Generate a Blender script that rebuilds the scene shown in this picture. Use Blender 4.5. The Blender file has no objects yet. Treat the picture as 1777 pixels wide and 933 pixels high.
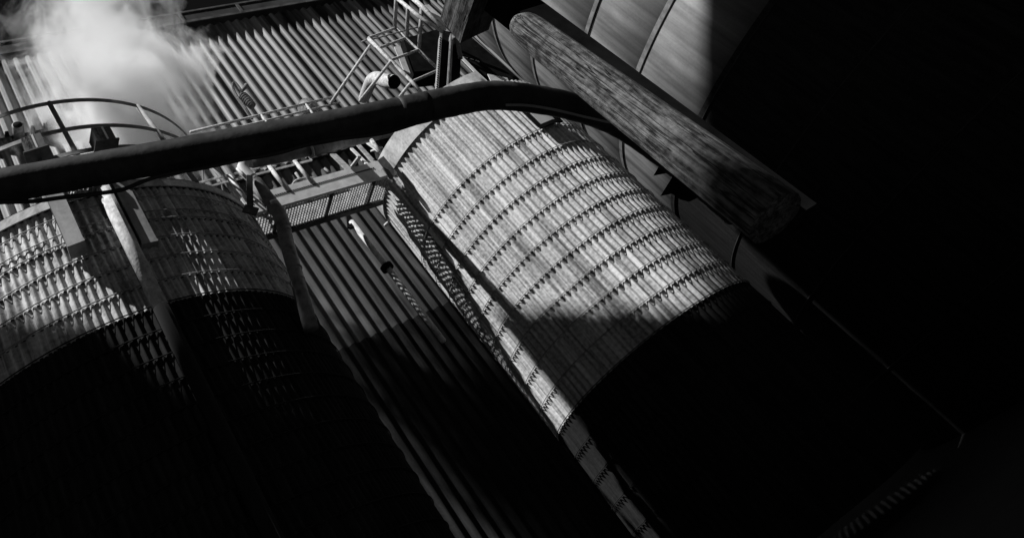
import bpy, math, random
from mathutils import Vector, Matrix
random.seed(7)
sc = bpy.context.scene
col = sc.collection

# ------------------------------------------------------------------ camera
EYE = 1.6                                   # the photographer's eye above the ground
R3 = ((0.7846377, 0.3508566, -0.5111197),   # image right / down / forward axes (rows: x, y, z of the camera)
      (-0.6199546, 0.4440571, -0.6468923),
      (0.0, 0.8244471, 0.5659391))
FPX, CX, CY = 1323.97, 600.0, 257.0
AX = [Vector(r) for r in R3]

def ray(px, py):
    d = AX[0]*(px-CX) + AX[1]*(py-CY) + AX[2]*FPX
    return d.normalized()

def at_dist(px, py, d):                     # a place in the yard: sight line and distance
    return ray(px, py)*d + Vector((0, 0, EYE))

WN = Vector((-math.sin(math.radians(36)), math.cos(math.radians(36)), 0))   # away from the yard, square to the mill wall
WU = Vector((math.cos(math.radians(36)), math.sin(math.radians(36)), 0))    # along the mill wall

def at_perp(px, py, perp):                  # where a sight line meets the upright plane `perp` metres out, parallel to the wall
    d = ray(px, py)
    return d*(perp/d.dot(WN)) + Vector((0, 0, EYE))

def at_z(px, py, z):
    d = ray(px, py)
    return d*((z-EYE)/d.z) + Vector((0, 0, EYE))

def on_tank(px, py, C, R):
    d = ray(px, py); h = Vector((d.x, d.y)); n = h.length; h = h/n; c = Vector((C.x, C.y))
    b = h.dot(c); t = b-math.sqrt(max(0, b*b-c.dot(c)+R*R)); return Vector((h.x*t, h.y*t, t*d.z/n+EYE))

cam = bpy.data.cameras.new('camera'); camo = bpy.data.objects.new('camera', cam); col.objects.link(camo)
camo.matrix_world = Matrix(((AX[0][0], -AX[1][0], -AX[2][0], 0),
                            (AX[0][1], -AX[1][1], -AX[2][1], 0),
                            (AX[0][2], -AX[1][2], -AX[2][2], EYE), (0, 0, 0, 1)))
cam.sensor_fit = 'HORIZONTAL'; cam.sensor_width = 36
cam.lens = FPX/1777*36
cam.shift_x = (888.5-CX)/1777
cam.shift_y = -(466.5-CY)/1777
cam.clip_start = .1; cam.clip_end = 2000
sc.camera = camo

# ------------------------------------------------------------------ light
SAZ, SEL = math.radians(25), math.radians(60)
sd = Vector((math.cos(SEL)*math.sin(SAZ), math.cos(SEL)*math.cos(SAZ), -math.sin(SEL)))
lamp = bpy.data.lights.new('sun', 'SUN'); lamp.energy = 5.0; lamp.angle = math.radians(.5); lamp.color = (1, 1, 1)
lo = bpy.data.objects.new('sun', lamp); col.objects.link(lo); lo.rotation_euler = sd.to_track_quat('-Z', 'Y').to_euler()
lo.location = (0, 0, 60)
w = bpy.data.worlds.new('World'); sc.world = w; w.use_nodes = True
nt = w.node_tree; bg = nt.nodes['Background']
sky = nt.nodes.new('ShaderNodeTexSky'); sky.sky_type = 'NISHITA'; sky.sun_disc = False
sky.sun_elevation = SEL; sky.sun_rotation = math.radians(205)
sky.air_density = .12; sky.dust_density = 0; sky.ozone_density = 3
sep = nt.nodes.new('ShaderNodeSeparateColor')          # the dark sky of a red-filtered black and white picture
nt.links.new(sky.outputs[0], sep.inputs[0]); nt.links.new(sep.outputs[0], bg.inputs[0]); bg.inputs[1].default_value = .05
vs = sc.view_settings; vs.view_transform = 'Standard'; vs.look = 'None'; vs.gamma = 1; vs.use_curve_mapping = False; vs.exposure = .35
sc.render.engine = 'CYCLES'
sc.cycles.max_bounces = 8; sc.cycles.volume_bounces = 8; sc.cycles.use_denoising = True

# ------------------------------------------------------------------ materials
def gray(v): return (v, v, v, 1)

def mat(name, c0, c1, scale=(1, 1, 1), coord='Object', rough=.8, bump=0., mottle=0., spots=0., sheet=None, metal=0., spec=.3, cracks=None, soot=0., spot_at=.58):
    """weathered surface: long streaks (scale), fine mottling, dark spots, and a tone of its own for each sheet"""
    m = bpy.data.materials.new(name); m.use_nodes = True
    n = m.node_tree.nodes; l = m.node_tree.links; b = n['Principled BSDF']
    b.inputs['Roughness'].default_value = rough; b.inputs['Metallic'].default_value = metal
    b.inputs['Specular IOR Level'].default_value = spec
    tc = n.new('ShaderNodeTexCoord'); mp = n.new('ShaderNodeMapping'); mp.inputs['Scale'].default_value = scale
    l.new(tc.outputs[coord], mp.inputs[0])
    a = n.new('ShaderNodeTexNoise'); a.inputs['Scale'].default_value = 1; a.inputs['Detail'].default_value = 6; a.inputs['Roughness'].default_value = .65
    l.new(mp.outputs[0], a.inputs['Vector'])
    val = a.outputs[0]
    def math2(op, x, y):
        k = n.new('ShaderNodeMath'); k.operation = op
        for i, q in enumerate((x, y)):
            if isinstance(q, (int, float)): k.inputs[i].default_value = q
            else: l.new(q, k.inputs[i])
        return k.outputs[0]
    if mottle:
        f = n.new('ShaderNodeTexNoise'); f.inputs['Scale'].default_value = 14; f.inputs['Detail'].default_value = 5
        l.new(tc.outputs[coord], f.inputs['Vector'])
        val = math2('ADD', val, math2('MULTIPLY', math2('SUBTRACT', f.outputs[0], .5), mottle))
    if sheet:
        sx = n.new('ShaderNodeSeparateXYZ'); l.new(tc.outputs[coord], sx.inputs[0])
        cx = n.new('ShaderNodeCombineXYZ')
        iy = math2('FLOOR', math2('DIVIDE', sx.outputs[1], sheet[1]), 0)
        ix = math2('FLOOR', math2('ADD', math2('DIVIDE', sx.outputs[0], sheet[0]), math2('MULTIPLY', iy, .37)), 0)
        l.new(ix, cx.inputs[0]); l.new(iy, cx.inputs[1])
        wn = n.new('ShaderNodeTexWhiteNoise'); wn.noise_dimensions = '2D'; l.new(cx.outputs[0], wn.inputs[0])
        val = math2('ADD', val, math2('MULTIPLY', math2('SUBTRACT', wn.outputs[0], .5), sheet[2]))
    rp = n.new('ShaderNodeValToRGB'); e = rp.color_ramp.elements
    e[0].position = .35; e[0].color = gray(c0); e[1].position = .65; e[1].color = gray(c1)
    l.new(val, rp.inputs[0]); out = rp.outputs[0]
    if spots:
        v = n.new('ShaderNodeTexNoise'); v.inputs['Scale'].default_value = spots; v.inputs['Detail'].default_value = 3
        mp2 = n.new('ShaderNodeMapping'); mp2.inputs['Scale'].default_value = tuple(max(.08, min(1, s/max(scale))) for s in scale)
        l.new(tc.outputs[coord], mp2.inputs[0]); l.new(mp2.outputs[0], v.inputs['Vector'])
        r2 = n.new('ShaderNodeValToRGB'); r2.color_ramp.elements[0].position = spot_at; r2.color_ramp.elements[0].color = gray(1)
        r2.color_ramp.elements[1].position = spot_at+.13; r2.color_ramp.elements[1].color = gray(.3)
        l.new(v.outputs[0], r2.inputs[0])
        mx = n.new('ShaderNodeMixRGB'); mx.blend_type = 'MULTIPLY'; mx.inputs[0].default_value = 1
        l.new(out, mx.inputs[1]); l.new(r2.outputs[0], mx.inputs[2]); out = mx.outputs[0]
    def dark(fac):                                                   # multiply the colour by 1-fac
        nonlocal out
        mx = n.new('ShaderNodeMixRGB'); mx.blend_type = 'MULTIPLY'; mx.inputs[0].default_value = 1
        l.new(out, mx.inputs[1]); l.new(math2('SUBTRACT', 1, fac), mx.inputs[2]); out = mx.outputs[0]
    if cracks:
        m3 = n.new('ShaderNodeMapping'); m3.inputs['Scale'].default_value = cracks; l.new(tc.outputs[coord], m3.inputs[0])
        cn = n.new('ShaderNodeTexNoise'); cn.inputs['Scale'].default_value = 1; cn.inputs['Detail'].default_value = 2; l.new(m3.outputs[0], cn.inputs['Vector'])
        k = math2('MAXIMUM', math2('SUBTRACT', 1, math2('MULTIPLY', math2('ABSOLUTE', math2('SUBTRACT', cn.outputs[0], .5), 0), 38)), 0)
        dark(math2('MULTIPLY', k, .85)); val = math2('SUBTRACT', val, math2('MULTIPLY', k, .8))
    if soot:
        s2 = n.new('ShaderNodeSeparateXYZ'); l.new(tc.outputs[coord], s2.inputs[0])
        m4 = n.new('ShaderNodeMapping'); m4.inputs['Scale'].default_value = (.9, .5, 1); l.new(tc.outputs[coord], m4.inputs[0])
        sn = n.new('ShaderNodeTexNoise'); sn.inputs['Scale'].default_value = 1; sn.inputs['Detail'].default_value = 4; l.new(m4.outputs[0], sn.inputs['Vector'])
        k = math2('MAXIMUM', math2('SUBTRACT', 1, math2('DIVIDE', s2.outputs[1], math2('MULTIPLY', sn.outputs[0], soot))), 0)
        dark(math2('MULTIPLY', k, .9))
    l.new(out, b.inputs['Base Color'])
    if bump:
        bp = n.new('ShaderNodeBump'); bp.inputs['Strength'].default_value = bump; bp.inputs['Distance'].default_value = .03
        l.new(val, bp.inputs['Height']); l.new(bp.outputs[0], b.inputs['Normal'])
    return m

M = {}
M['cement'] = mat('weathered_cement_sheet', .14, .72, (9, .13, 1), 'UV', .9, .26, .4, 4, (.83, .606, .05))
M['cement_old'] = mat('old_cement_sheet', .17, .68, (8, .25, 1), 'UV', .9, .3, .4, 4, (.8, .48, .09))
M['fascia'] = mat('stained_cement_band', .3, .58, (3, 1.2, 1), 'UV', .9, .2, .35, 4)
M['shade_black'] = mat('shade_black_sheet', .012, .03, (6, .6, 1), 'UV', .95, .2, .3, spec=.05)  # invented near-black tone that deepens the shade on the lower parts
M['hoop'] = mat('steel_hoop', .16, .34, (3, 3, 3), 'Object', .6, 0, .2)
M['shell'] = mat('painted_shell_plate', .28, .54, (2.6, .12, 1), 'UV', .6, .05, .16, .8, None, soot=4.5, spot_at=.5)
M['seam'] = mat('dark_seam', .012, .03, (2, 2, 2))
M['weld'] = mat('smudged_weld_strip', .13, .28, (3, 3, 1), 'UV', .7, .1, .2)
M['siding'] = mat('weathered_steel_siding', .035, .25, (2.6, .07, 1), 'UV', .5, .1, .16, 1.3, (.5579, 40., .4), spec=.4, spot_at=.5)
M['siding_new'] = mat('pale_steel_siding', .3, .6, (1.5, .15, 1), 'UV', .5, .05, .1, 2)
M['siding_low'] = mat('shade_toned_siding', .03, .12, (2.2, .08, 1), 'UV', .85, .1, .1, 2.2, (1.2, 30., .2), spec=.08)  # the lower wall's shade is put into this darker siding colour
M['rust_gap'] = mat('rusted_sheet_edge', .02, .1, (1, 1, 3))
M['gutter'] = mat('black_gutter', .012, .05, (.6, .6, .6), 'Object', .7)
M['galv'] = mat('galvanised_steel', .38, .62, (3, 3, 3), 'Object', .5, .05, .2)
M['rail'] = mat('worn_white_rail', .3, .62, (6, 6, 6), 'Object', .6, .1, .4, 9)
M['raildark'] = mat('grey_rail', .16, .34, (5, 5, 5), 'Object', .6, .1, .3)
M['grate'] = mat('grating_steel', .3, .55, (4, 4, 4), 'Object', .5, 0, .2)
M['steel_dark'] = mat('dark_painted_steel', .03, .1, (2, 2, 2), 'Object', .65, .1, .3)
M['black'] = mat('black_tarred_timber', .004, .012, (2, 2, 2), 'Object', 1., spec=.03)
M['tar'] = mat('black_coated_pipe', .008, .035, (2.5, 2.5, 2.5), 'Object', .62, .25, .4, 0)
M['cable'] = mat('black_cable', .01, .02, (4, 4, 4), 'Object', .5)
M['cable_grey'] = mat('grey_cable', .22, .3, (4, 4, 4), 'Object', .6)
M['wood'] = mat('weathered_pole_wood', .02, .18, (30, 30, 2.4), 'Object', .95, 1., .6, 22, cracks=(26, 26, 1.1))
M['timber'] = mat('grey_timber', .01, .11, (16, 16, 1.6), 'Object', .95, .8, .6, 9, cracks=(14, 14, .9))
M['board'] = mat('grey_box_plate', .2, .38, (2, 2, .5), 'Object', .8, .15, .3)
M['pipe_cement'] = mat('rough_cement_pipe', .3, .6, (5, 5, 2), 'Object', .95, .5, .6, 0)
M['duct'] = mat('lagged_pipe_jacket', .12, .28, (3, 3, 3), 'Object', .5, .1, .25, 3)
M['flash'] = mat('crumpled_flashing', .25, .6, (3, 3, 3), 'Object', .6, .3, .3)
M['ground'] = mat('shade_dark_yard', .008, .02, (.4, .4, .4), 'Object', .9)  # ground darkened in its colour where the added shade falls short
M['roof_or_shade_slab'] = mat('dark_roof_or_shade_sheet', .02, .05, (.5, .5, .5), 'Object', .8)  # for the mill top and the added shade slabs
M['bright'] = mat('white_painted_angle', .5, .7, (4, 4, 4), 'Object', .6, 0, .2)

# ------------------------------------------------------------------ mesh helpers
class MB:
    def __init__(s): s.v = []; s.f = []; s.uv = []
    def add(s, vs, fs, uvs=None):
        o = len(s.v); s.v += [tuple(x) for x in vs]; s.f += [tuple(i+o for i in f) for f in fs]
        s.uv += list(uvs) if uvs else [(0, 0)]*len(vs)
    def box(s, c, ax, half):                                     # centre, three unit axes, half sizes
        vs = []
        for i in (-1, 1):
            for j in (-1, 1):
                for k in (-1, 1):
                    vs.append(c+ax[0]*half[0]*i+ax[1]*half[1]*j+ax[2]*half[2]*k)
        s.add(vs, [(0, 1, 3, 2), (4, 6, 7, 5), (0, 4, 5, 1), (2, 3, 7, 6), (0, 2, 6, 4), (1, 5, 7, 3)])
    def bar(s, a, b, w, h, up=Vector((0, 0, 1))):                # rectangular bar from a to b
        d = (b-a); L = d.length; d = d/L
        if abs(d.dot(up)) > .98: up = WN
        x = d.cross(up).normalized(); y = x.cross(d).normalized()
        s.box((a+b)/2, (x, y, d), (w/2, h/2, L/2))
    def tube(s, pts, r, n=10, cap=True, closed=False):
        pts = [Vector(p) for p in pts]; m = len(pts); rs = r if isinstance(r, (list, tuple)) else [r]*m
        prev = None; vs = []
        for i, p in enumerate(pts):
            if closed: t = pts[(i+1) % m]-pts[i-1]
            else: t = pts[min(i+1, m-1)]-pts[max(i-1, 0)]
            t.normalize()
            if prev is None:
                a = Vector((0, 0, 1)) if abs(t.z) < .9 else Vector((1, 0, 0))
                x = t.cross(a).normalized()
            else: x = (prev-t*prev.dot(t)).normalized()
            prev = x; y = t.cross(x)
            for k in range(n):
                q = 2*math.pi*k/n; vs.append(p+(x*math.cos(q)+y*math.sin(q))*rs[i])
        fs = []
        for i in range(m if closed else m-1):
            for k in range(n):
                a, b = i*n+k, i*n+(k+1) % n; j = ((i+1) % m)*n
                fs.append((a, b, j+(k+1) % n, j+k))
        if cap and not closed: fs += [tuple(range(n))[::-1], tuple(range((m-1)*n, m*n))]
        s.add(vs, fs)
    def ring(s, cx, cy, r, z, tr, seg=160, n=6):
        s.tube([(cx+r*math.cos(2*math.pi*i/seg), cy+r*math.sin(2*math.pi*i/seg), z) for i in range(seg)], tr, n, closed=True)
    def plate(s, pts, nrm, th):                                  # polygon with a thickness
        k = len(pts); vs = [p+nrm*th/2 for p in pts]+[p-nrm*th/2 for p in pts]
        s.add(vs, [tuple(range(k)), tuple(range(2*k-1, k-1, -1))]+[(i, i+k, (i+1) % k+k, (i+1) % k) for i in range(k)])
    def build(s, name, m, parent=None, smooth=False, loc=None):
        base = Vector((0, 0, 0))
        if parent is not None: base = PB[parent.name]
        elif loc is not None: base = Vector(loc)
        me = bpy.data.meshes.new(name)
        me.from_pydata([tuple(Vector(q)-base) for q in s.v], [], s.f); me.update()
        uvl = me.uv_layers.new(name='UVMap')
        for lp in me.loops: uvl.data[lp.index].uv = s.uv[lp.vertex_index]
        if smooth: me.polygons.foreach_set('use_smooth', [True]*len(me.polygons))
        me.materials.append(M[m] if isinstance(m, str) else m)
        o = bpy.data.objects.new(name, me); col.objects.link(o)
        if parent is not None:
            o.parent = parent; PB[o.name] = base
        else: o.location = base; PB[o.name] = base
        return o
PB = {}
def tag(o, label, cat, group=None, kind=None):
    if label: o['label'] = label
    if cat: o['category'] = cat
    if group: o['group'] = group
    if kind: o['kind'] = kind
    return o
def thing(name, label, cat, loc, group=None):
    o = bpy.data.objects.new(name, None); col.objects.link(o); o.location = loc; PB[o.name] = Vector(loc)
    return tag(o, label, cat, group)

def smooth_path(pts, n=8):                                       # Catmull-Rom through the points
    out = []
    P = [pts[0]*2-pts[1]]+list(pts)+[pts[-1]*2-pts[-2]]
    for i in range(1, len(P)-2):
        for k in range(n):
            t = k/n; a, b, c, d = P[i-1], P[i], P[i+1], P[i+2]
            out.append(.5*((2*b)+(c-a)*t+(2*a-5*b+4*c-d)*t*t+(3*b-a-3*c+d)*t**3))
    out.append(pts[-1]); return out

# ------------------------------------------------------------------ ground
g = MB(); g.add([(-600, -600, 0), (600, -600, 0), (600, 600, 0), (-600, 600, 0)], [(0, 1, 2, 3)])
tag(g.build('ground', 'ground'), None, None, kind='structure')

# ------------------------------------------------------------------ corrugated tanks
def course(cx, cy, rv, n, z0, z1, at, ab, lean, per=8, ragged=0., seed=0, sheet=6, th=.014, phase=0.):
    """one ring of lapped corrugated sheets from z0 (top) down to z1"""
    rng = random.Random(seed); mb = MB(); tot = n*per
    ns = n//sheet+1
    jr = [rng.uniform(-1, 1) for _ in range(ns)]; jz = [rng.uniform(-1, 1) for _ in range(ns)]
    rows = [(0., 0), (.5, 0), (1., 0), (1., 0), (1., 1)]
    vs = []; uvs = []; R = rv
    for (t, lip) in rows:
        for i in range(tot):
            q = 2*math.pi*i/tot; sidx = (i//per)//sheet
            amp = at+(ab-at)*t
            zz = z0+(z1-z0)*t+ragged*jz[sidx]*t
            r = rv+amp*(.5+.5*math.cos(n*q+phase))+lean*t+(.006+.25*ragged)*jr[sidx]*t-(th if lip else 0)
            vs.append((cx+r*math.cos(q), cy+r*math.sin(q), zz)); uvs.append((q*R, zz))
    fs = []
    for a in (0, 1, 3):
        for i in range(tot):
            j = (i+1) % tot
            fs.append((a*tot+i, (a+1)*tot+i, (a+1)*tot+j, a*tot+j))
    mb.add(vs, fs, uvs); return mb

def band(cx, cy, r0, r1, z0, z1, seg=200, lip=.03, arc=None, v0=None):
    """smooth ring of plate from z0 down to z1 with a sharp lower lip; arc = (start, end) for a partial ring"""
    mb = MB(); vs = []; uvs = []
    a0, a1 = arc if arc else (0, 2*math.pi)
    m = seg+1 if arc else seg
    for (r, z) in ((r0, z0), (r1, z1), (r1, z1), (r1-lip, z1), (r0-lip, z0), (r0, z0)):
        for i in range(m):
            q = a0+(a1-a0)*i/seg; vs.append((cx+r*math.cos(q), cy+r*math.sin(q), z)); uvs.append((q*r, z if v0 is None else z-v0))
    fs = []
    for a in ((0, 2, 4) if arc else (0, 2)):
        for i in range(seg):
            j = (i+1) % m; fs.append((a*m+i, (a+1)*m+i, (a+1)*m+j, a*m+j))
    mb.add(vs, fs, uvs); return mb

def disc(cx, cy, r, z, seg=120, rise=0.):
    mb = MB(); vs = [(cx+r*math.cos(2*math.pi*i/seg), cy+r*math.sin(2*math.pi*i/seg), z) for i in range(seg)]
    if rise:
        vs.append((cx, cy, z+rise)); mb.add(vs, [(i, (i+1) % seg, seg) for i in range(seg)])
    else: mb.add(vs, [tuple(range(seg))])
    return mb

# right-hand tank
RC, RR = Vector((2.5596, 19.8355, 0)), 2.872
tank = thing('corrugated_tank', 'sunlit round tank clad in lapped pale corrugated sheets with dark hoops, right of the walkway', 'tank', RC)
rz = [10.62+EYE, 8.70+EYE, 8.035+EYE, 7.425+EYE, 6.82+EYE, 6.22+EYE, 5.617+EYE]
while rz[-1] > .8: rz.append(rz[-1]-.606)
for k in range(len(rz)-1):
    c = course(RC.x, RC.y, RR-.045, 104, rz[k]+(.05 if k == 0 else .0), rz[k+1]-.012, .06, .063, .003, seed=k+1, ragged=.004, phase=math.pi*(k % 2))
    o = c.build('sheet_course', 'cement' if rz[k] > 3.3+EYE else 'shade_black', tank, True)  # lower courses coloured near black in place of deeper shade
    h = MB(); h.ring(RC.x, RC.y, RR+.034, rz[k+1]+.012, .009, 200, 6); h.build('hoop', 'hoop' if rz[k+1] > 3.3+EYE else 'shade_black', o, True)
def ang(p, C): return math.atan2(p.y-C.y, p.x-C.x)
fa0 = ang(at_perp(600, 330, 15.5), RC)-.5; fa1 = ang(on_tank(842, 142, RC, RR), RC)
if fa0 > 0: fa0 -= 2*math.pi
fb = band(RC.x, RC.y, RR+.055, RR+.06, 11.22+EYE, 10.58+EYE, arc=(fa0, fa1)); fb.build('rim_band', 'fascia', tank, True)
disc(RC.x, RC.y, RR-.02, 10.64+EYE, rise=.1).build('roof_or_shade_slab', 'steel_dark', tank)

# left-hand tank
K = 15.8/19.8
LC, LR = Vector((-8.7779*K, 17.7479*K, 0)), 5.386*K
ltank = thing('corrugated_tank', 'wide round tank of ragged corrugated sheets, half in shade, under the rising steam', 'tank', LC)
lz = [z*K+EYE for z in (12.74, 12.36, 11.86, 11.60, 11.015, 10.41, 9.79)]
while lz[-1] > .8: lz.append(lz[-1]-.487)
for k in range(len(lz)-1):
    c = course(LC.x, LC.y, LR-.045, 172, lz[k], lz[k+1]-(.05 if k < 3 else .012), .058, .066, (.012 if k < 3 else .003), per=8, ragged=(.05 if k < 3 else .012), seed=50+k, sheet=5, phase=math.pi*(k % 2) if k > 2 else 0)
    o = c.build('sheet_course', 'cement_old' if lz[k] > 7.6+EYE else 'shade_black', ltank, True)  # lower courses again in the invented shade tone
    h = MB(); h.ring(LC.x, LC.y, LR+.036, lz[k+1]+.008, .011, 240, 6); h.build('hoop', 'hoop' if lz[k+1] > 7.6+EYE else 'shade_black', o, True)
band(LC.x, LC.y, LR+.055, LR+.065, 12.98*K+EYE, 12.70*K+EYE, 240).build('rim_band', 'fascia', ltank, True)
disc(LC.x, LC.y, LR+.06, 12.98*K+EYE, rise=.3).build('roof_or_shade_slab', 'steel_dark', ltank)
gr = MB()
rings = [(16.75*K, 5.05*K), (15.4*K, 5.22*K), (14.3*K, 5.4*K)]
guard = bpy.data.objects.new('guard_rail', None); col.objects.link(guard); guard.parent = ltank; PB[guard.name] = PB[ltank.name]
for z, r in rings:
    h = MB(); seg = 200
    vs = []
    for i in range(seg):
        q = 2*math.pi*i/seg
        for (dr, dz) in ((-.012, -.052), (.012, -.052), (.012, .052), (-.012, .052)):
            vs.append((LC.x+(r+dr)*math.cos(q), LC.y+(r+dr)*math.sin(q), z+dz+EYE))
    fs = [(i*4+k, i*4+(k+1) % 4, ((i+1) % seg)*4+(k+1) % 4, ((i+1) % seg)*4+k) for i in range(seg) for k in range(4)]
    h.add(vs, fs); h.build('rail', 'raildark', guard, False)
pang = []
for (px, py) in ((100, 230), (357, 305)):
    pass
for k in range(12):
    a = math.radians(-81+k*30)
    p = MB(); p.tube([(LC.x+5.45*K*math.cos(a), LC.y+5.45*K*math.sin(a), 12.95*K+EYE), (LC.x+5.03*K*math.cos(a), LC.y+5.03*K*math.sin(a), 16.8*K+EYE)], .055, 8)
    p.build('post', 'raildark', guard, True)

# two box posts bolted to the left tank, tops poking over the rim
for (pt, lab, m, wd, dp) in (((115, 385), 'pale grey box post bolted upright to the sunlit side of the wide tank', 'board', .29, .34),
                         ((243, 365), 'shaded box post bolted upright to the wide tank beside the cement pipe', 'board', .29, .13)):
    p = on_tank(pt[0], pt[1], LC, LR+.36)
    a = Vector((p.x-LC.x, p.y-LC.y, 0)).normalized(); t = Vector((-a.y, a.x, 0))
    so = .26 if pt[0] < 200 else .06
    zb = on_tank(*((130, 424) if pt[0] < 200 else (262, 402)), LC, LR+.36).z
    zt = 13.0*K+EYE
    base = Vector((LC.x+a.x*(LR+so), LC.y+a.y*(LR+so), zb))
    post = thing('box_post', lab, 'post', base, 'box posts on the wide tank')
    up = Vector((0, 0, 1)); mid = (zb+zt)/2; hz = (zt-zb)/2
    f = MB(); f.box(Vector((base.x, base.y, mid))+a*dp/2, (t, a, up), (wd/2, .02, hz)); f.build('face_plate', m, post)
    f = MB(); f.box(Vector((base.x, base.y, mid))-t*(wd/2-.02), (t, a, up), (.02, dp/2-.025, hz)); f.build('web', 'steel_dark', post)
    f = MB(); f.box(Vector((base.x, base.y, mid))+t*(wd/2-.02), (t, a, up), (.02, dp/2-.025, hz)); f.build('web', 'steel_dark', post)
    f = MB(); f.box(Vector((base.x, base.y, zb-.03)), (t, a, up), (wd/2+.01, dp/2+.02, .03)); f.build('end_plate', m, post)

for (px, py), lab in (((61, 258), 'small dark box on the wide tank rim, left end of the railing'), ((178, 244), 'small dark box on the wide tank rim under the curved railing middle')):
    p = on_tank(px, py, LC, LR+.25); a = Vector((p.x-LC.x, p.y-LC.y, 0)).normalized(); t = Vector((-a.y, a.x, 0)); up = Vector((0, 0, 1))
    bx = thing('rim_box', lab, 'box', p, 'dark boxes on the tank rim')
    f = MB(); f.box(p, (t, a, up), (.19, .19, .2)); f.build('body', 'steel_dark', bx)
    f = MB(); f.box(p+a*.195+t*.03, (t, a, up), (.018, .006, .2)); f.build('web', 'galv', bx)
    f = MB(); f.box(p+a*.192-t*.09, (t, a, up), (.085, .004, .19)); f.build('side_plate', 'timber', bx)
    f = MB(); f.box(p-up*.22, (t, a, up), (.24, .22, .016)); f.build('base_plate', 'steel_dark', bx)
    f = MB(); f.box(p-up*((p.z-12.98*K-EYE)/2+.12)-a*.1, (t, a, up), (.05, .05, (p.z-12.98*K-EYE)/2)); f.build('leg', 'steel_dark', bx)

# cement pipe running down the left tank
p1 = on_tank(178, 328, LC, LR+.42); 
q = Vector((p1.x-LC.x, p1.y-LC.y, 0)).normalized()
pb = on_tank(232, 420, LC, LR+.36); q = Vector((pb.x-LC.x, pb.y-LC.y, 0)).normalized()*(LR+.15)
base = Vector((LC.x+q.x, LC.y+q.y, 0))
cp = thing('cement_pipe', 'rough pale cement pipe running straight down the front of the wide tank', 'pipe', base)
f = MB(); zs = on_tank(272, 520, LC, LR+.4).z; f.tube([base+Vector((0, 0, zs)), base+Vector((0, 0, 12.9*K+EYE))], .135, 20); f.build('barrel', 'pipe_cement', cp, True)
f = MB(); f.tube([base, base+Vector((0, 0, zs))], .136, 20); f.build('lower_barrel', 'shade_black', cp, True)  # foot of the pipe blackened to sink into the shade
f = MB(); f.tube([base+Vector((0, 0, 12.86*K+EYE)), base+Vector((0, 0, 13.1*K+EYE))], .172, 20); f.build('collar', 'pipe_cement', cp, True)
# crumpled flashing along the rim, left of the pipe
fl = MB(); rng = random.Random(3)
a0 = math.atan2(on_tank(88, 350, LC, LR).y-LC.y, on_tank(88, 350, LC, LR).x-LC.x)
a1 = math.atan2(on_tank(168, 328, LC, LR).y-LC.y, on_tank(168, 328, LC, LR).x-LC.x)
nu, nv = 40, 9; vs = []
for i in range(nu+1):
    for j in range(nv+1):
        a = a0+(a1-a0)*i/nu; z = 13.12*K-.34*j/nv+EYE+rng.uniform(-.03, .03); r = LR+.16+.12*math.sin(j*.9)+rng.uniform(-.05, .06)
        vs.append((LC.x+r*math.cos(a), LC.y+r*math.sin(a), z))
fl.add(vs, [(i*(nv+1)+j, (i+1)*(nv+1)+j, (i+1)*(nv+1)+j+1, i*(nv+1)+j+1) for i in range(nu) for j in range(nv)])
fo = fl.build('flashing', 'flash', None, False)
tag(fo, 'crumpled pale flashing hanging over the wide tank rim beside the cement pipe', 'flashing')

# ------------------------------------------------------------------ smooth steel tank, far right
WC, WR = Vector((17.668, 24.2454, 0)), 10.592
wt = thing('steel_tank', 'huge smooth steel tank of pale plates with dark ring seams, behind the wooden pole', 'tank', WC)
wz = [z+EYE for z in (22.8, 20.6, 18.4, 16.13, 13.87, 11.56, 9.46, 7.2, 4.9, 2.6, .3)]+[0]
for k in range(len(wz)-1):
    off = .0 if k % 2 else .01
    o = band(WC.x, WC.y, WR+off, WR+off, wz[k], wz[k+1]+.0, 260, .02, v0=wz[k+1]).build('shell_course', 'shell' if wz[k] > 7.5+EYE else 'shade_black', wt, True)  # lower plates take the added near-black shade tone
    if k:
        s = band(WC.x, WC.y, WR+.014, WR+.014, wz[k]+.16, wz[k]+.02, 260, .004); s.build('weld_strip', 'weld' if wz[k] > 7.5+EYE else 'shade_black', o, True)
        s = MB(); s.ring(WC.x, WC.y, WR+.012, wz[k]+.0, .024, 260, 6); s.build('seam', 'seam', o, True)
disc(WC.x, WC.y, WR, wz[0], rise=1.4).build('roof_or_shade_slab', 'shell', wt)

# ------------------------------------------------------------------ mill wall
WP = 25.5
O = WN*WP
def wpt(u, d, z): return O+WU*u-WN*d+Vector((0, 0, z))          # u along the wall, d out towards the yard, z up
def wall_u(px, py): return (at_perp(px, py, WP)).dot(WU)
ZE = at_perp(230, 56, WP).z
ZL = at_perp(510, 283, WP).z
ur0 = wall_u(8.4, 121.6); ur1 = wall_u(105, 98.2); pitch = (ur1-ur0)/5
ZR = at_perp(57, 110, WP).z
def siding(u0, u1, z0, z1, d, depth, pitch, phase, prof, nz=2):
    mb = MB(); vs = []; uvs = []; us = []
    k0 = math.floor((u0-phase)/pitch); k1 = math.ceil((u1-phase)/pitch)
    for k in range(k0, k1+1):
        for (t, h) in prof:
            u = phase+(k+t)*pitch
            if u0 <= u <= u1: us.append((u, h))
    for i in range(nz):
        z = z0+(z1-z0)*i/(nz-1)
        for (u, h) in us: vs.append(wpt(u, d+h*depth, z)); uvs.append((u, z))
    n = len(us)
    mb.add(vs, [(i*n+j, i*n+j+1, (i+1)*n+j+1, (i+1)*n+j) for i in range(nz-1) for j in range(n-1)], uvs); return mb
ROUND = [(i/10, .5+.5*math.cos(2*math.pi*i/10)) for i in range(10)]
TRAP = [(-.14, 1), (.14, 1), (.2, 0), (.8, 0)]
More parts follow.
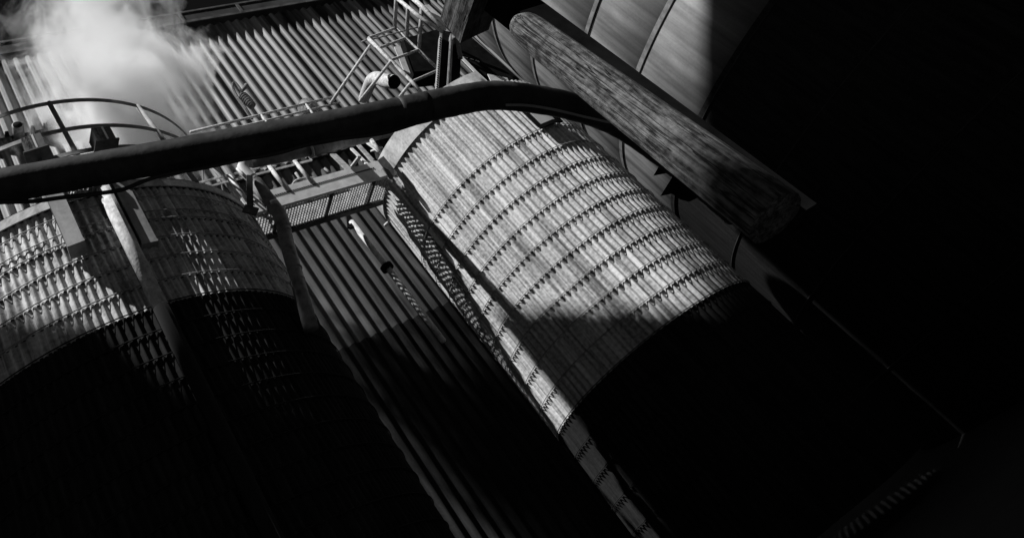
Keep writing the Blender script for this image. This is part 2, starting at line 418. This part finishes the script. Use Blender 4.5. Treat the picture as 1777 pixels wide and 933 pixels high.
mill = thing('mill_building', 'tall mill building clad in ribbed weathered metal siding behind both tanks', 'building', wpt(0, 0, 0))
siding(-34, 44, ZL, ZE, .0, .17, pitch, ur0+.1, ROUND).build('upper_siding', 'siding', mill, True)
siding(-34, 44, 0, 11.9+EYE, -.22, .17, pitch*.95, ur0, ROUND).build('base_siding', 'shade_black', mill, True)  # wall foot in the added black, standing in for shade
siding(-34, 44, 11.9+EYE, ZL+.15, -.22, .17, pitch*.95, ur0, ROUND).build('lower_siding', 'siding_low', mill, True)
siding(-34, wall_u(150, 90), ZL+6, ZR, .19, .34, pitch, ur0+.02, TRAP).build('proud_siding', 'siding_new', mill, False)
f = MB(); f.box(wpt(5, -.05, ZL-.02), (WU, WN, Vector((0, 0, 1))), (39, .14, .10))
for k in range(70):
    u = random.uniform(-14, 4); f.box(wpt(u, .02, ZL-random.uniform(-.1, .25)), (WU, WN, Vector((0, 0, 1))), (random.uniform(.1, .5), .05, random.uniform(.03, .14)))
f.build('lap_flashing', 'rust_gap', mill)
zt2 = at_perp(150, 46.5, WP-.5).z; zb2 = at_perp(230, 56, WP-.5).z
f = MB(); f.box(wpt(5, .22, (zt2+zb2)/2), (WU, WN, Vector((0, 0, 1))), (39, .22, (zt2-zb2)/2)); gt = f.build('gutter', 'gutter', mill)
f = MB(); f.box(wpt(5, .46, zb2+.12), (WU, WN, Vector((0, 0, 1))), (39, .05, .1)); f.box(wpt(5, .46, zt2-.1), (WU, WN, Vector((0, 0, 1))), (39, .04, .07)); f.build('lip', 'steel_dark', gt)
f = MB()
for px in (57, 300, 395): 
    u = at_perp(px, 75-px*.22, WP-.5).dot(WU); f.box(wpt(u, .47, (zt2+zb2)/2), (WU, WN, Vector((0, 0, 1))), (.09, .05, (zt2-zb2)/2-.1))
f.build('bracket', 'steel_dark', gt)
f = MB(); f.box(wpt(5, -6, ZE+1.3), (WU, WN, Vector((0, 0, 1))), (39, 5.6, .1)); f.build('roof_or_shade_slab', 'roof_or_shade_slab', mill)
f = MB(); f.box(wpt(-33.9, -6.2, ZE/2), (WN, WU, Vector((0, 0, 1))), (5.7, .08, ZE/2)); f.build('wall', 'siding_low', mill)
f = MB(); f.box(wpt(43.9, -6.2, ZE/2), (WN, WU, Vector((0, 0, 1))), (5.7, .08, ZE/2)); f.build('wall', 'siding_low', mill)
# round port and small pipe on the wall, far left
c0 = at_perp(31, 220, WP-.8)
pt_ = thing('vent_port', 'small round vent port on the ribbed wall left of the steam', 'vent', c0)
f = MB(); f.tube([c0+WN*.75, c0-WN*.1], .25, 20); f.build('sleeve', 'raildark', pt_, True)
f = MB(); f.tube([c0-WN*.11, c0-WN*.14], .2, 20); f.build('dark_mouth', 'black', pt_, True)

# ------------------------------------------------------------------ walkway between the tanks
ZD = 10.3+EYE
A = at_z(487.5, 356.7, ZD); B = at_z(653.4, 309.3, ZD)
du = (B-A); du.z = 0; du.normalize(); dn = Vector((-du.y, du.x, 0)); UP = Vector((0, 0, 1))   # dn: away from the yard
if dn.dot(WN) < 0: dn = -dn
def dpt(u, n, z): return Vector((A.x, A.y, 0))+du*u+dn*n+UP*z
far0 = at_z(507, 404, ZD); wide = (far0-A).dot(dn)
L0, L1 = -.8, 3.5
wk = thing('walkway', 'steel grating walkway bridging the gap between the two corrugated tanks', 'walkway', dpt(0, 0, ZD))
topn = .56
f = MB(); f.box(dpt((L0+L1)/2, .03, ZD+topn/2), (du, dn, UP), ((L1-L0)/2, .03, topn/2))
f.box(dpt((L0+L1)/2, .08, ZD+.02), (du, dn, UP), ((L1-L0)/2, .02, .02)); f.box(dpt((L0+L1)/2, .11, ZD+topn-.02), (du, dn, UP), ((L1-L0)/2, .05, .02))
ch = f.build('channel', 'bright', wk)
f = MB()
for k in range(60):
    u = L0+.1+k*.062; f.box(dpt(u, -.008, ZD+topn*.62), (du, dn, UP), (.018, .008, .018))
f.build('rivet_row', 'black', ch)
f = MB(); f.box(dpt((L0+L1)/2-.1, wide-.03, ZD+topn/2), (du, dn, UP), ((L1-L0)/2, .03, topn/2))
f.box(dpt((L0+L1)/2-.1, wide-.12, ZD+.02), (du, dn, UP), ((L1-L0)/2, .06, .02)); ch = f.build('channel', 'steel_dark', wk)
f = MB()
for k in range(60):
    u = L0+.1+k*.062; f.box(dpt(u, wide-.19, ZD+.03), (du, dn, UP), (.016, .008, .03))
f.build('rivet_row', 'black', ch)
# grating: bearing bars along the walkway, cross strips between them
f = MB(); nb = 12; zg = ZD+.16
for k in range(nb):
    n = .1+(wide-.2)*k/(nb-1); f.box(dpt((L0+L1)/2, n, zg), (du, dn, UP), ((L1-L0)/2-.02, .005, .03))
k = L0+.05
while k < L1-.03:
    f.box(dpt(k, wide/2, zg), (du, dn, UP), (.014, wide/2-.09, .035)); k += .085
f.build('grating', 'grate', wk)
for u in (-.7, .02, 1.55, 2.85):
    f = MB(); f.box(dpt(u, wide/2, ZD+.06), (du, dn, UP), (.022, wide/2-.1, .05)); f.build('cross_bearer', 'steel_dark', wk)
# rails and posts of the walkway, yard side
rl = bpy.data.objects.new('handrail', None); col.objects.link(rl); rl.parent = wk; PB[rl.name] = PB[wk.name]
ZH = 11.7+EYE
f = MB(); f.bar(dpt(-2.0, .05, ZH), dpt(1.55, .05, ZH), .035, .05); f.bar(dpt(-2.0, .05, ZH-.2), dpt(1.55, .05, ZH-.2), .035, .05)
f.bar(dpt(1.55, .05, ZH+.02), dpt(1.55, .05, ZH-.22), .035, .035); f.build('rail', 'rail', rl)
for u in (.40, 1.12, -.7):
    f = MB(); f.tube([dpt(u, .0, ZD+topn-.15), dpt(u-.02, .05, ZH-.02)], .055, 10); f.build('post', 'rail', rl, True)
for (pa, pb_) in (((563, 292), (575, 302)), ((513, 300), (525, 317))):
    f = MB(); f.tube([at_perp(*pa, 15.6), at_perp(*pb_, 15.6)], .04, 8); f.build('post', 'raildark', rl, True)
f = MB(); f.tube(smooth_path([at_perp(506, 322, 15.4), at_perp(514, 313, 15.4), at_perp(530, 309, 15.4), at_perp(548, 309, 15.4)], 5), .03, 8); f.build('cable_loop', 'rail', rl, True)
# diagonal braces at the right end
br = thing('brace_frame', 'pale diagonal braces standing above the right end of the grating walkway', 'brace', at_perp(620, 290, 15))
for (a, b, t) in (((578, 268), (607, 296), .2), ((607, 294), (624, 272), .12), ((610, 258), (637, 285), .1), ((622, 252), (650, 283), .14), ((636, 246), (668, 270), .12), ((645, 262), (662, 256), .08)):
    f = MB(); f.bar(at_perp(*a, 16.2), at_perp(*b, 15.2), t, .05, WN); f.build('brace', 'raildark' if t > .13 else 'galv', br)
f = MB(); f.tube([at_perp(644, 243, 14.0), at_perp(663, 268, 14.0)], .06, 8); f.build('post', 'rail', br, True)

# dark end plate fixed to the tank's side under the rim
ep = thing('end_plate', 'dark steel end plate where the walkway meets the sunlit tank', 'plate', at_perp(665, 285, 13.9))
f = MB(); pp = [at_perp(x, y, 13.6) for (x, y) in ((655, 279), (665, 272), (684, 295), (681, 316))]; f.plate(pp, WN, .06); f.build('plate', 'steel_dark', ep)
f = MB(); pp = [at_perp(x, y, 13.5) for (x, y) in ((651, 288), (655, 280), (664, 292), (661, 297))]; f.plate(pp, WN, .04); f.build('clip', 'bright', ep)

# short dark upright at the walkway's left end
up_ = thing('steel_upright', 'short dark steel upright at the left end of the walkway', 'upright', at_perp(434, 358, 11.9))
f = MB(); f.bar(at_perp(433, 306, 11.9), at_perp(434, 359, 11.9), .13, .09, WN); f.build('bar', 'steel_dark', up_)
f = MB(); f.bar(at_perp(423, 361, 11.9), at_perp(447, 368, 11.9), .2, .05, WN); f.build('foot', 'steel_dark', up_)

# lagged pipe: along above the walkway, then elbowing down past it
lp = thing('lagged_pipe', 'jacketed pipe running above the walkway then elbowing down across its left end', 'pipe', at_perp(440, 300, 12.1))
LQ = 12.1
f = MB(); f.tube([at_perp(437, 283, LQ), at_perp(480, 275, LQ), at_perp(538, 262, LQ)], .122, 16); f.build('straight', 'duct', lp, True)
f = MB(); f.tube([at_perp(538, 262, LQ), at_perp(600, 247, LQ+2.2), at_perp(676, 229, LQ+4)], [.137, .16, .18], 16); f.build('straight', 'duct', lp, True)
for x, y in ((452, 280.5), (503, 270), (560, 256.5), (580, 251.5), (618, 242)):
    f = MB(); pq = LQ+max(0, x-538)*.0355; f.tube([at_perp(x, y, pq), at_perp(x+2, y-.5, pq+.06)], .128 if x < 538 else .143+(x-538)*.0004, 16); f.build('jacket_band', 'duct', lp, True)
f = MB(); f.tube([at_perp(537, 262.3, LQ), at_perp(540, 261.5, LQ)], .175, 18); f.build('collar', 'rail', lp, True)
f = MB(); f.tube(smooth_path([at_perp(442, 281, LQ), at_perp(429, 282, LQ), at_perp(421, 290, LQ), at_perp(427, 300, LQ), at_perp(438, 310, LQ)], 6), .128, 16); f.build('elbow', 'bright', lp, True)
f = MB(); f.tube([at_perp(411, 292, LQ-.1), at_perp(428, 309, LQ-.1)], .03, 8); f.build('flange_edge', 'bright', lp, True)
f = MB(); f.tube([at_perp(435, 306, LQ), at_perp(445, 319, LQ)], .122, 16); f.build('stub', 'bright', lp, True)
f = MB(); f.tube([at_perp(443, 316, LQ), at_perp(474, 357, LQ)], .15, 18); f.build('straight', 'duct', lp, True)
f = MB(); f.tube(smooth_path([at_perp(472, 354, LQ), at_perp(486, 374, LQ), at_perp(493, 396, LQ)], 6), .153, 18); f.build('elbow', 'duct', lp, True)
f = MB(); f.tube([at_perp(491, 392, LQ), at_perp(503, 440, LQ), at_perp(517, 490, LQ), at_perp(540, 570, LQ)], .15, 18); f.build('straight', 'duct', lp, True)
for (x, y) in ((476, 360), (494, 402), (511, 466), (516, 486)):
    f = MB(); f.tube([at_perp(x, y, LQ), at_perp(x+.7, y+2, LQ)], .159, 18); f.build('jacket_band', 'duct', lp, True)

# drain pipe hanging below the walkway, lit in two slivers
dp_ = thing('drain_pipe', 'thin upright drain pipe with a dark flange hanging below the walkway', 'pipe', at_perp(612, 385, 15.2))
f = MB(); f.tube([at_perp(609, 384, 15.2), at_perp(671, 462, 15.2), at_perp(712, 516, 15.2), at_perp(770, 592, 15.2)], .075, 12); f.build('barrel', 'rail', dp_, True)
f = MB(); f.tube([at_perp(669, 460.5, 15.2), at_perp(674, 467, 15.2)], .17, 14); f.build('flange', 'black', dp_, True)
f = MB(); f.bar(at_perp(604, 372, 15.3), at_perp(606, 396, 15.2), .1, .05, WN); f.bar(at_perp(606, 394, 15.2), at_perp(616, 390, 15.2), .12, .1, WN); f.build('hanger', 'black', dp_)
sp = thing('stub_pipe', 'tiny bracket pipe poking from the dark wall beside the sunlit tank', 'pipe', at_perp(676, 386, 17))
f = MB(); f.tube([at_perp(668, 391, 17), at_perp(677, 383, 17)], .05, 8); f.build('barrel', 'galv', sp, True)
f = MB(); f.tube([at_perp(676, 384, 17), at_perp(683, 379, 17.6)], .09, 8); f.build('socket', 'steel_dark', sp, True)

# ------------------------------------------------------------------ upper rails, ladder frame, hood and column
ur = thing('upper_handrail', 'long pale handrail rising past the steam towards the ladder frame', 'handrail', at_perp(465, 197, 16.5))
f = MB(); f.tube([at_perp(330, 229.5, 16.5), at_perp(580, 168, 16.5)], .045, 8); f.tube([at_perp(335, 240, 16.5), at_perp(590, 178, 16.5)], .035, 8); f.build('rail', 'rail', ur, True)
for (x, y) in ((452, 199), (530, 181)):
    f = MB(); f.tube([at_perp(x, y, 16.5), at_perp(x+26, y+33, 16.5)], .045, 8); f.build('post', 'rail', ur, True)
f = MB(); f.box(at_perp(430, 250, 16.9), (WU, WN, UP), (3.2, .5, .05)); f.build('deck_plate', 'steel_dark', ur)

lf = thing('ladder_frame', 'rusty white ladder frame with rungs and braces fixed high on the mill wall', 'ladder', at_perp(700, 110, 17))
PA, PBk = 17.0, 18.0
V1 = [(639, 67), (677, 105), (715, 142), (730, 160)]; V2 = [(686, 49), (704, 67), (726, 87), (760, 120)]
def seg(a, b, pa, pb2, r, name, m='rail'):
    f = MB(); f.tube([at_perp(*a, pa), at_perp(*b, pb2)], r, 8); f.build(name, m, lf, True)
f = MB(); f.tube([at_perp(x, y, PA) for x, y in V1], .075, 8); f.build('stringer', 'rail', lf, True)
f = MB(); f.tube([at_perp(x, y, PBk) for x, y in V2], .07, 8); f.build('stringer', 'rail', lf, True)
for a, b in (((640, 66), (686, 49)), ((657, 84), (702, 67)), ((677, 105), (726, 87)), ((715, 142), (768, 119))): seg(a, b, PA, PBk, .06, 'rung')
for a, b in (((685, 48), (688, -8)), ((706, 66), (708, 15)), ((727, 86), (732, 12))): seg(a, b, PBk, 16.6, .085, 'strut', 'raildark')
f = MB(); f.tube([at_perp(690, -2, 16.6), at_perp(727, 29, 16.6), at_perp(770, 56, 16.6)], .085, 8); f.build('stringer', 'rail', lf, True)
f = MB(); f.tube([at_perp(716, -3, 16.2), at_perp(735, 14, 16.2), at_perp(771, 52, 16.2)], .1, 8); f.build('stringer', 'rail', lf, True)
f = MB(); f.bar(at_perp(738, 10, 16.5), at_perp(775, 44, 16.5), .34, .05, WN); f.build('side_plate', 'galv', lf)
for a, b in (((643, 78), (575, 178)), ((677, 108), (625, 175)), ((711, 146), (694, 168))): seg(a, b, PA, 16.3, .06, 'brace')
seg((640, 70), (735, 45), PA, PBk, .03, 'thin_rung', 'raildark')
seg((627, 73), (640, 68), 17.2, 17, .03, 'thin_rung', 'raildark')

hd = thing('hood_box', 'black sheet hood hanging behind the ladder frame', 'hood', at_perp(730, 110, 19))
f = MB(); pp = [at_perp(x, y, 19.2) for (x, y) in ((695, 80), (716, 76), (758, 64), (758, 135), (715, 139))]; f.plate(pp, WN, .9); f.build('body', 'black', hd)
f = MB(); pp = [at_perp(x, y, 18.7) for (x, y) in ((684, 82), (694.5, 80.5), (712, 128), (700, 122))]; f.plate(pp, WN, .05); f.build('side_sheet', 'galv', hd)

ed = thing('exhaust_elbow', 'pale round exhaust elbow with a dark open mouth below the ladder frame', 'exhaust', at_perp(660, 140, 19))
f = MB(); f.tube(smooth_path([at_perp(632, 170, 24), at_perp(640, 150, 21), at_perp(646, 139, 19.3), at_perp(655, 136, 18.4), at_perp(672, 141, 17.6), at_perp(684, 142.5, 17.3)], 6), .28, 20, cap=False); f.build('bend', 'rail', ed, True)
f = MB(); a = at_perp(683, 142.4, 17.35); b = at_perp(683.6, 142.4, 17.3); f.tube([a, b], .262, 20); f.build('dark_mouth', 'black', ed, True)
f = MB(); f.tube([at_perp(664, 138.5, 17.95), at_perp(665.5, 139, 17.9)], .295, 20); f.build('joint_ring', 'galv', ed, True)

cl = thing('laced_column', 'dark steel column with a laced edge beside the black timber block', 'column', at_perp(768, 110, 16))
f = MB(); f.bar(at_perp(775, 60, 16), at_perp(768, 170, 16), .36, .3, WN); f.build('web', 'black', cl)
f = MB(); f.bar(at_perp(764, 64, 15.8), at_perp(757, 168, 15.8), .07, .3, WN); f.bar(at_perp(781, 64, 15.8), at_perp(774, 168, 15.8), .05, .3, WN); f.build('flange', 'raildark', cl)
f = MB()
for k in range(26):
    t = k/26; x = 764.5-7*t; y = 66+100*t; f.box(at_perp(x, y, 15.63), (WU, WN, UP), (.025, .01, .03))
f.build('lacing_holes', 'black', cl)
f = MB(); f.bar(at_perp(792, 72, 16.4), at_perp(788, 168, 16.4), .32, .3, WN); f.build('web', 'black', cl)
f = MB(); f.bar(at_perp(793, 66, 16), at_perp(799, 102, 16), .17, .06, WN); f.build('gusset', 'steel_dark', cl)

ss = thing('tank_top_frame', 'dark sloping steel frame with pale angles on top of the sunlit tank', 'frame', at_perp(830, 110, 17.8))
f = MB(); pp = [at_perp(x, y, 17.8) for (x, y) in ((784, 73), (817, 69), (899, 141), (925, 168), (884, 160), (850, 140), (826, 128), (800, 96))]; f.plate(pp, WN, .25); f.build('side_panel', 'black', ss)
for (a, b, t) in (((801, 100), (826, 126), .15), ((826, 126), (850, 148), .15), ((827, 125), (782, 149), .05), ((803, 99), (812, 101), .02), ((815, 102), (822, 104), .02), ((825, 105), (832, 108), .02)):
    f = MB(); f.bar(at_perp(*a, 17.5), at_perp(*b, 17.5), t, .04, WN); f.build('angle', 'bright', ss)
f = MB(); pp = [at_perp(x, y, 17.4) for (x, y) in ((846, 129), (880, 136), (886, 148), (855, 148))]; f.plate(pp, WN, .04); f.build('side_sheet', 'galv', ss)

# tilted weathered box on the tank's shoulder
jp = on_tank(940, 207, RC, RR+.05); jn = Vector((jp.x-RC.x, jp.y-RC.y, 0)).normalized()
def on_shoulder(px, py, off):
    d = ray(px, py); e = Vector((0, 0, EYE)); return e+d*((jp+jn*off-e).dot(jn)/d.dot(jn))
jb = thing('shoulder_box', 'pale box with black edges on the shoulder of the sunlit tank', 'box', on_shoulder(945, 205, .05))
f = MB(); pp = [on_shoulder(x, y, .05) for (x, y) in ((914, 192), (950, 194), (960, 208), (938, 217))]; f.plate(pp, jn, .08); f.build('body', 'fascia', jb)
for (a, b, t) in (((902, 186), (936, 219), .1), ((936, 221), (966, 209), .1), ((955, 194), (974, 212), .12)):
    f = MB(); f.bar(on_shoulder(*a, .1), on_shoulder(*b, .1), t, .05, jn); f.build('edge_bar', 'black', jb)

# small rounded cap on the wall and the gooseneck whistle
cp2 = thing('domed_cap', 'small pale domed cap just above the upper handrail', 'vent cap', at_perp(533, 182, 20))
f = MB(); prof = [(.42, -.6), (.42, 0), (.38, .16), (.28, .3), (.14, .39), (.02, .42)]; cc = at_perp(533, 187, 20); n = 20
f.tube([cc+UP*z for r, z in prof], [r for r, z in prof], n); f.build('cap', 'rail', cp2, True)
gw = thing('gooseneck_vent', 'thin gooseneck pipe with a ribbed grey fitting in front of the steam', 'vent', at_perp(430, 178, 19))
f = MB(); f.tube(smooth_path([at_perp(*p, 19) for p in ((438, 206), (424, 184), (412, 168), (404, 151), (406, 143), (412, 148), (419, 158))], 6), .05, 8); f.build('gooseneck', 'raildark', gw, True)
pa_, pb2 = at_perp(416, 160, 19), at_perp(438, 184, 19); dd = (pb2-pa_)
f = MB(); N = 29; f.tube([pa_+dd*(.1+.9*i/(N-1)) for i in range(N)], [(.16+.03*math.sin(math.pi*i/(N-1)))*(1 if i % 4 < 2 else .82)*(1 if i > 4 else .35+.13*i) for i in range(N)], 14); f.build('ribbed_body', 'raildark', gw, False)
f = MB(); f.tube([at_perp(419, 160, 19), at_perp(428, 148, 19)], [.05, .1], 10); f.build('handle', 'raildark', gw, True)

# ------------------------------------------------------------------ foreground
# black coated pipe crossing the view
cent = [(-60, 333, 6.6), (0, 323, 6.5), (200, 287.5, 6.5), (400, 251, 6.5), (600, 214, 6.6), (700, 194, 6.8), (780, 177, 7.0), (850, 166, 7.3), (920, 171, 7.6), (1000, 187, 8.0), (1070, 214, 8.5), (1130, 253, 8.9), (1200, 308, 9.4), (1275, 372, 9.9)]
bp = thing('black_pipe', 'thick black coated pipe crossing in front, bending down behind the wooden pole', 'pipe', at_dist(600, 214, 6.6))
path = smooth_path([at_dist(*c) for c in cent], 10)
f = MB(); rng = random.Random(5); f.tube(path, [.139*(1+.012*math.sin(i*1.7)+rng.uniform(-.006, .006)) for i in range(len(path))], 28); f.build('barrel', 'tar', bp, True)
f = MB()
for i in (49,): f.tube(path[i:i+7], .1415, 28)
f.build('joint_band', 'tar', bp, True)
ca = thing('black_cable', 'black cable sagging just below the thick black pipe', 'cable', at_dist(150, 332, 6.3))
f = MB(); f.tube(smooth_path([at_dist(*c) for c in ((-50, 356, 6.35), (0, 351, 6.35), (60, 349, 6.35), (105, 343, 6.35), (160, 337, 6.35), (212, 329, 6.35), (250, 314, 6.35), (290, 302, 6.35), (350, 292, 6.35), (420, 277, 6.35), (480, 266, 6.35), (560, 245, 6.4), (660, 232, 6.5), (720, 215, 6.7))], 6), .017, 8); f.build('strand', 'cable', ca, True)
cg = thing('grey_cable', 'thin grey cable clipped to the front of the bending black pipe', 'cable', at_dist(950, 188, 7.4))
f = MB(); f.tube(smooth_path([at_dist(*c) for c in ((878, 182, 7.25), (915, 183, 7.4), (960, 190, 7.62), (1020, 204, 7.95), (1062, 213, 8.25), (1074, 213, 8.3))], 6), .014, 8); f.build('strand', 'cable_grey', cg, True)
f = MB(); f.tube([at_dist(1072, 209, 8.25), at_dist(1076, 216, 8.25)], .02, 8); f.build('clip', 'black', cg, True)
# steel bracket under the pipe
sb = thing('pipe_bracket', 'black jagged steel bracket below the pipe bend at the right edge', 'bracket', at_dist(1170, 315, 9))
nrm = ray(1170, 310)
f = MB()
pp = [at_dist(x, y, 9.2) for (x, y) in ((1134, 305), (1148, 281), (1170, 290), (1164, 299))]; f.plate(pp, nrm, .12); f.build('tooth', 'black', sb)
f = MB(); pp = [at_dist(x, y, 9.2) for (x, y) in ((1146, 340), (1168, 305), (1172, 285), (1215, 322), (1214, 341), (1196, 350), (1181, 346), (1166, 336))]; f.plate(pp, nrm, .12); f.build('plate', 'black', sb)

# wooden pole: built along its own z so the grain follows it
def pole(name, label, cat, pa, pb3, r0, r1, m, tip, part, n=28, rough=.02, square=False):
    d = (pb3-pa); L = d.length
    o = thing(name, label, cat, pa)
    o.rotation_mode = 'QUATERNION'; o.rotation_quaternion = d.to_track_quat('Z', 'Y')
    PB[o.name] = Vector((0, 0, 0)); rng = random.Random(11)
    f = MB(); rows = 60
    pts = []; rs = []
    vs = []; 
    ph = [rng.uniform(0, 6) for _ in range(5)]
    for i in range(rows+1):
        s = i/rows; z = L*s; r = r0+(r1-r0)*s
        for k in range(n):
            q = 2*math.pi*k/n
            rr = r*(1+rough*(math.sin(3*q+ph[0])+.7*math.sin(7*q+ph[1]+s*3)+.5*math.sin(13*q+ph[2])))
            zz = z
            if square:
                c, s2 = math.cos(q), math.sin(q); rr = r/max(abs(c), abs(s2))
            if tip and z < r*1.6:                                   # worn rounded end
                t = z/(r*1.6); rr *= math.sqrt(max(.02, 1-(1-t)**2.2))
            vs.append((rr*math.cos(q), rr*math.sin(q), zz))
    fs = [(i*n+k, i*n+(k+1) % n, (i+1)*n+(k+1) % n, (i+1)*n+k) for i in range(rows) for k in range(n)]
    fs += [tuple(range(n))[::-1], tuple(range(rows*n, rows*n+n))]
    f.add(vs, fs); f.build(part, m, o, not square)
    return o, L
wp, LW = pole('wooden_pole', 'weathered wooden pole with a worn rounded end, slanting down to the right edge', 'pole',
     at_dist(895, 36, 6.6), at_dist(1345, 378, 5.0), .14, .18, 'wood', True, 'trunk')
f = MB(); rng = random.Random(2)
f.box(Vector((.13, -.13, LW*.8)), (Vector((1, 0, 0)), Vector((0, 1, 0)), Vector((0, 0, 1))), (.012, .012, .12)); f.build('split', 'black', wp)
bt, LB = pole('black_timber', 'black tarred timber beam running behind the wooden pole', 'beam',
     at_dist(832, -34, 7.4), at_dist(1380, 390, 5.9), .13, .135, 'black', False, 'beam', n=4*6, square=True)
# square timber block coming over from the top
q0, q1 = at_dist(806, 42, 7.6), at_dist(838, -60, 7.0)
tb, LT = pole('timber_block', 'square dark timber end with a scarred grey face above the laced column', 'beam', q0, q1, .17, .17, 'timber', False, 'beam', n=24, square=True)
f = MB(); f.bar(at_dist(772, 3, 7.3), at_dist(800, 1, 7.3), .05, .05); f.build('bolt', 'black', None) if False else None

# ------------------------------------------------------------------ steam
def steam():
    PS = 19.5
    axis = [at_perp(x, y, PS) for x, y in ((205, 268), (250, 190), (215, 90), (178, 0), (165, -110))]
    c = axis[0]; rad = [6.4, 6.0, 5.6, 5.2, 4.8]
    mb = MB(); pth = smooth_path(axis, 4)
    mb.tube(pth, [rad[0]+(rad[-1]-rad[0])*i/(len(pth)-1)+.3 for i in range(len(pth))], 24)
    m = bpy.data.materials.new('steam'); m.use_nodes = True; n = m.node_tree.nodes; l = m.node_tree.links
    n.remove(n['Principled BSDF']); out = n['Material Output']
    pv = n.new('ShaderNodeVolumePrincipled'); pv.inputs['Color'].default_value = (1, 1, 1, 1); pv.inputs['Anisotropy'].default_value = -.1
    l.new(pv.outputs[0], out.inputs['Volume'])
    tc = n.new('ShaderNodeTexCoord'); sx = n.new('ShaderNodeSeparateXYZ'); l.new(tc.outputs['Object'], sx.inputs[0])
    def mt(op, a, b=0., c=0.):
        k = n.new('ShaderNodeMath'); k.operation = op
        for i, q in enumerate((a, b, c)):
            if isinstance(q, (int, float)): k.inputs[i].default_value = q
            else: l.new(q, k.inputs[i])
        return k.outputs[0]
    e = axis[-1]-c; H = e.z
    t = mt('DIVIDE', sx.outputs[2], H)
    dx = mt('SUBTRACT', sx.outputs[0], mt('MULTIPLY', t, e.x)); dy = mt('SUBTRACT', sx.outputs[1], mt('MULTIPLY', t, e.y))
    rr = mt('SQRT', mt('ADD', mt('MULTIPLY', dx, dx), mt('MULTIPLY', dy, dy)))
    rn = mt('DIVIDE', rr, mt('SUBTRACT', 4.5, mt('MULTIPLY', t, 1.5)))
    mp = n.new('ShaderNodeMapping'); mp.inputs['Scale'].default_value = (.46, .46, .3); l.new(tc.outputs['Object'], mp.inputs[0])
    nz = n.new('ShaderNodeTexNoise'); nz.inputs['Scale'].default_value = 1; nz.inputs['Detail'].default_value = 7; nz.inputs['Roughness'].default_value = .66; nz.inputs['Distortion'].default_value = .9
    l.new(mp.outputs[0], nz.inputs['Vector'])
    d = mt('SUBTRACT', mt('ADD', mt('MULTIPLY', nz.outputs[0], 3.6), -1.12), rn)
    d = mt('MAXIMUM', mt('MINIMUM', mt('MULTIPLY', d, 1.7), 1), 0)
    fade = mt('MAXIMUM', mt('SUBTRACT', 1.15, mt('MULTIPLY', t, 1.35)), .06)
    l.new(mt('MULTIPLY', mt('MULTIPLY', d, fade), 2.0), pv.inputs['Density'])
    o = mb.build('steam', m, None, True, loc=c)
    tag(o, 'white steam rising from the wide tank across the ribbed wall', 'steam', kind='stuff')
steam()

# ------------------------------------------------------------------ added unseen slab overhead, outlined to shade the yard and the tanks' lower parts
su = Vector((math.cos(SAZ), -math.sin(SAZ), 0)); sh = Vector((math.sin(SAZ), math.cos(SAZ), 0))
ZR_ = 40.0
sv = Vector((math.sin(SEL)*math.sin(SAZ), math.sin(SEL)*math.cos(SAZ), math.cos(SEL)))
def yh(v): return (v-math.cos(SEL)*ZR_)/math.sin(SEL)
def vof(p): return (p-Vector((0, 0, EYE))).dot(sv), (p-Vector((0, 0, EYE))).dot(su)
def edge(pts, margin): return [(u, v-margin) for v, u in (vof(p) for p in pts)]
lp_ = sorted(edge([on_tank(x, 514, LC, LR) for x in (0, 70, 140)], .3)+edge([on_tank(x, 514, LC, LR) for x in (210, 300, 400)], .95))
rp_ = sorted(edge([on_tank(x, 514, RC, RR) for x in (822, 900, 1000, 1100, 1198)]+[on_tank(1198, y, RC, RR) for y in (460, 415)], .25))
wp_ = sorted(edge([on_tank(1200, y, WC, WR) for y in (350, 200, 100, 0)], .3))
vE, uE = vof(at_perp(432, 306, 12.1)); vP, uP = vof(on_tank(272, 514, LC, LR+.3))     # the pipe elbow and the foot of the cement pipe stay in the sun
ul = max(vof(on_tank(420, 430, LC, LR))[1], uP)+.12; uw = max(uE+.12, ul+.2)
rp_ = [q for q in rp_ if q[0] > uw+.15]
wp_ = [q for q in wp_ if q[0] > rp_[-1][0]+.1]
prof = [(lp_[0][0]-9, lp_[0][1]-.4)]+[q for q in lp_ if q[0] < ul-.05]+[(ul, max(q[1] for q in lp_)+.3), (ul+.08, vE-.5), (uw, vE-.5), (uw+.1, 17.2)]+rp_+[(rp_[-1][0]+.06, wp_[0][1]+.8)]+wp_+[(30, wp_[-1][1]-2)]
front = [Vector((0, 0, EYE+ZR_))+su*u+sh*yh(v) for u, v in prof]
rear = [Vector((0, 0, EYE+ZR_))+su*u+sh*yh(v) for u, v in ((30, 7.6), (-1.0, 7.6), (ul+.3, 8.6), (ul+.1, 1.5), (prof[0][0], 1.5))]
f = MB(); f.plate([Vector(p) for p in front+rear], UP, .3)
tag(f.build('roof_or_shade_slab', 'roof_or_shade_slab'), None, None, kind='structure')
def slab(quad):  # smaller unseen slab above the first, added to block sun
    f = MB(); f.plate([Vector((0, 0, EYE+ZR_+2))+su*u+sh*((v-math.cos(SEL)*(ZR_+2))/math.sin(SEL)) for u, v in quad], UP, .3)
    tag(f.build('roof_or_shade_slab', 'roof_or_shade_slab'), None, None, kind='structure')
ua = vof(on_tank(806, 514, RC, RR))[1]
slab(((ua-1.5, 12.7), (ul, 12.7), (ul, vE-.1), (ua-1.5, vE-.1)))  # added to darken the lower left strip of the right tank
v0_, u0_ = vof(at_dist(1206, 276, 5.5)); v0_ -= .42
slab(((u0_-1.2, v0_-3.5), (u0_+1.2, v0_-3.5), (u0_+1.2, v0_), (u0_-1.2, v0_)))  # added to shade the lower right end of the pole
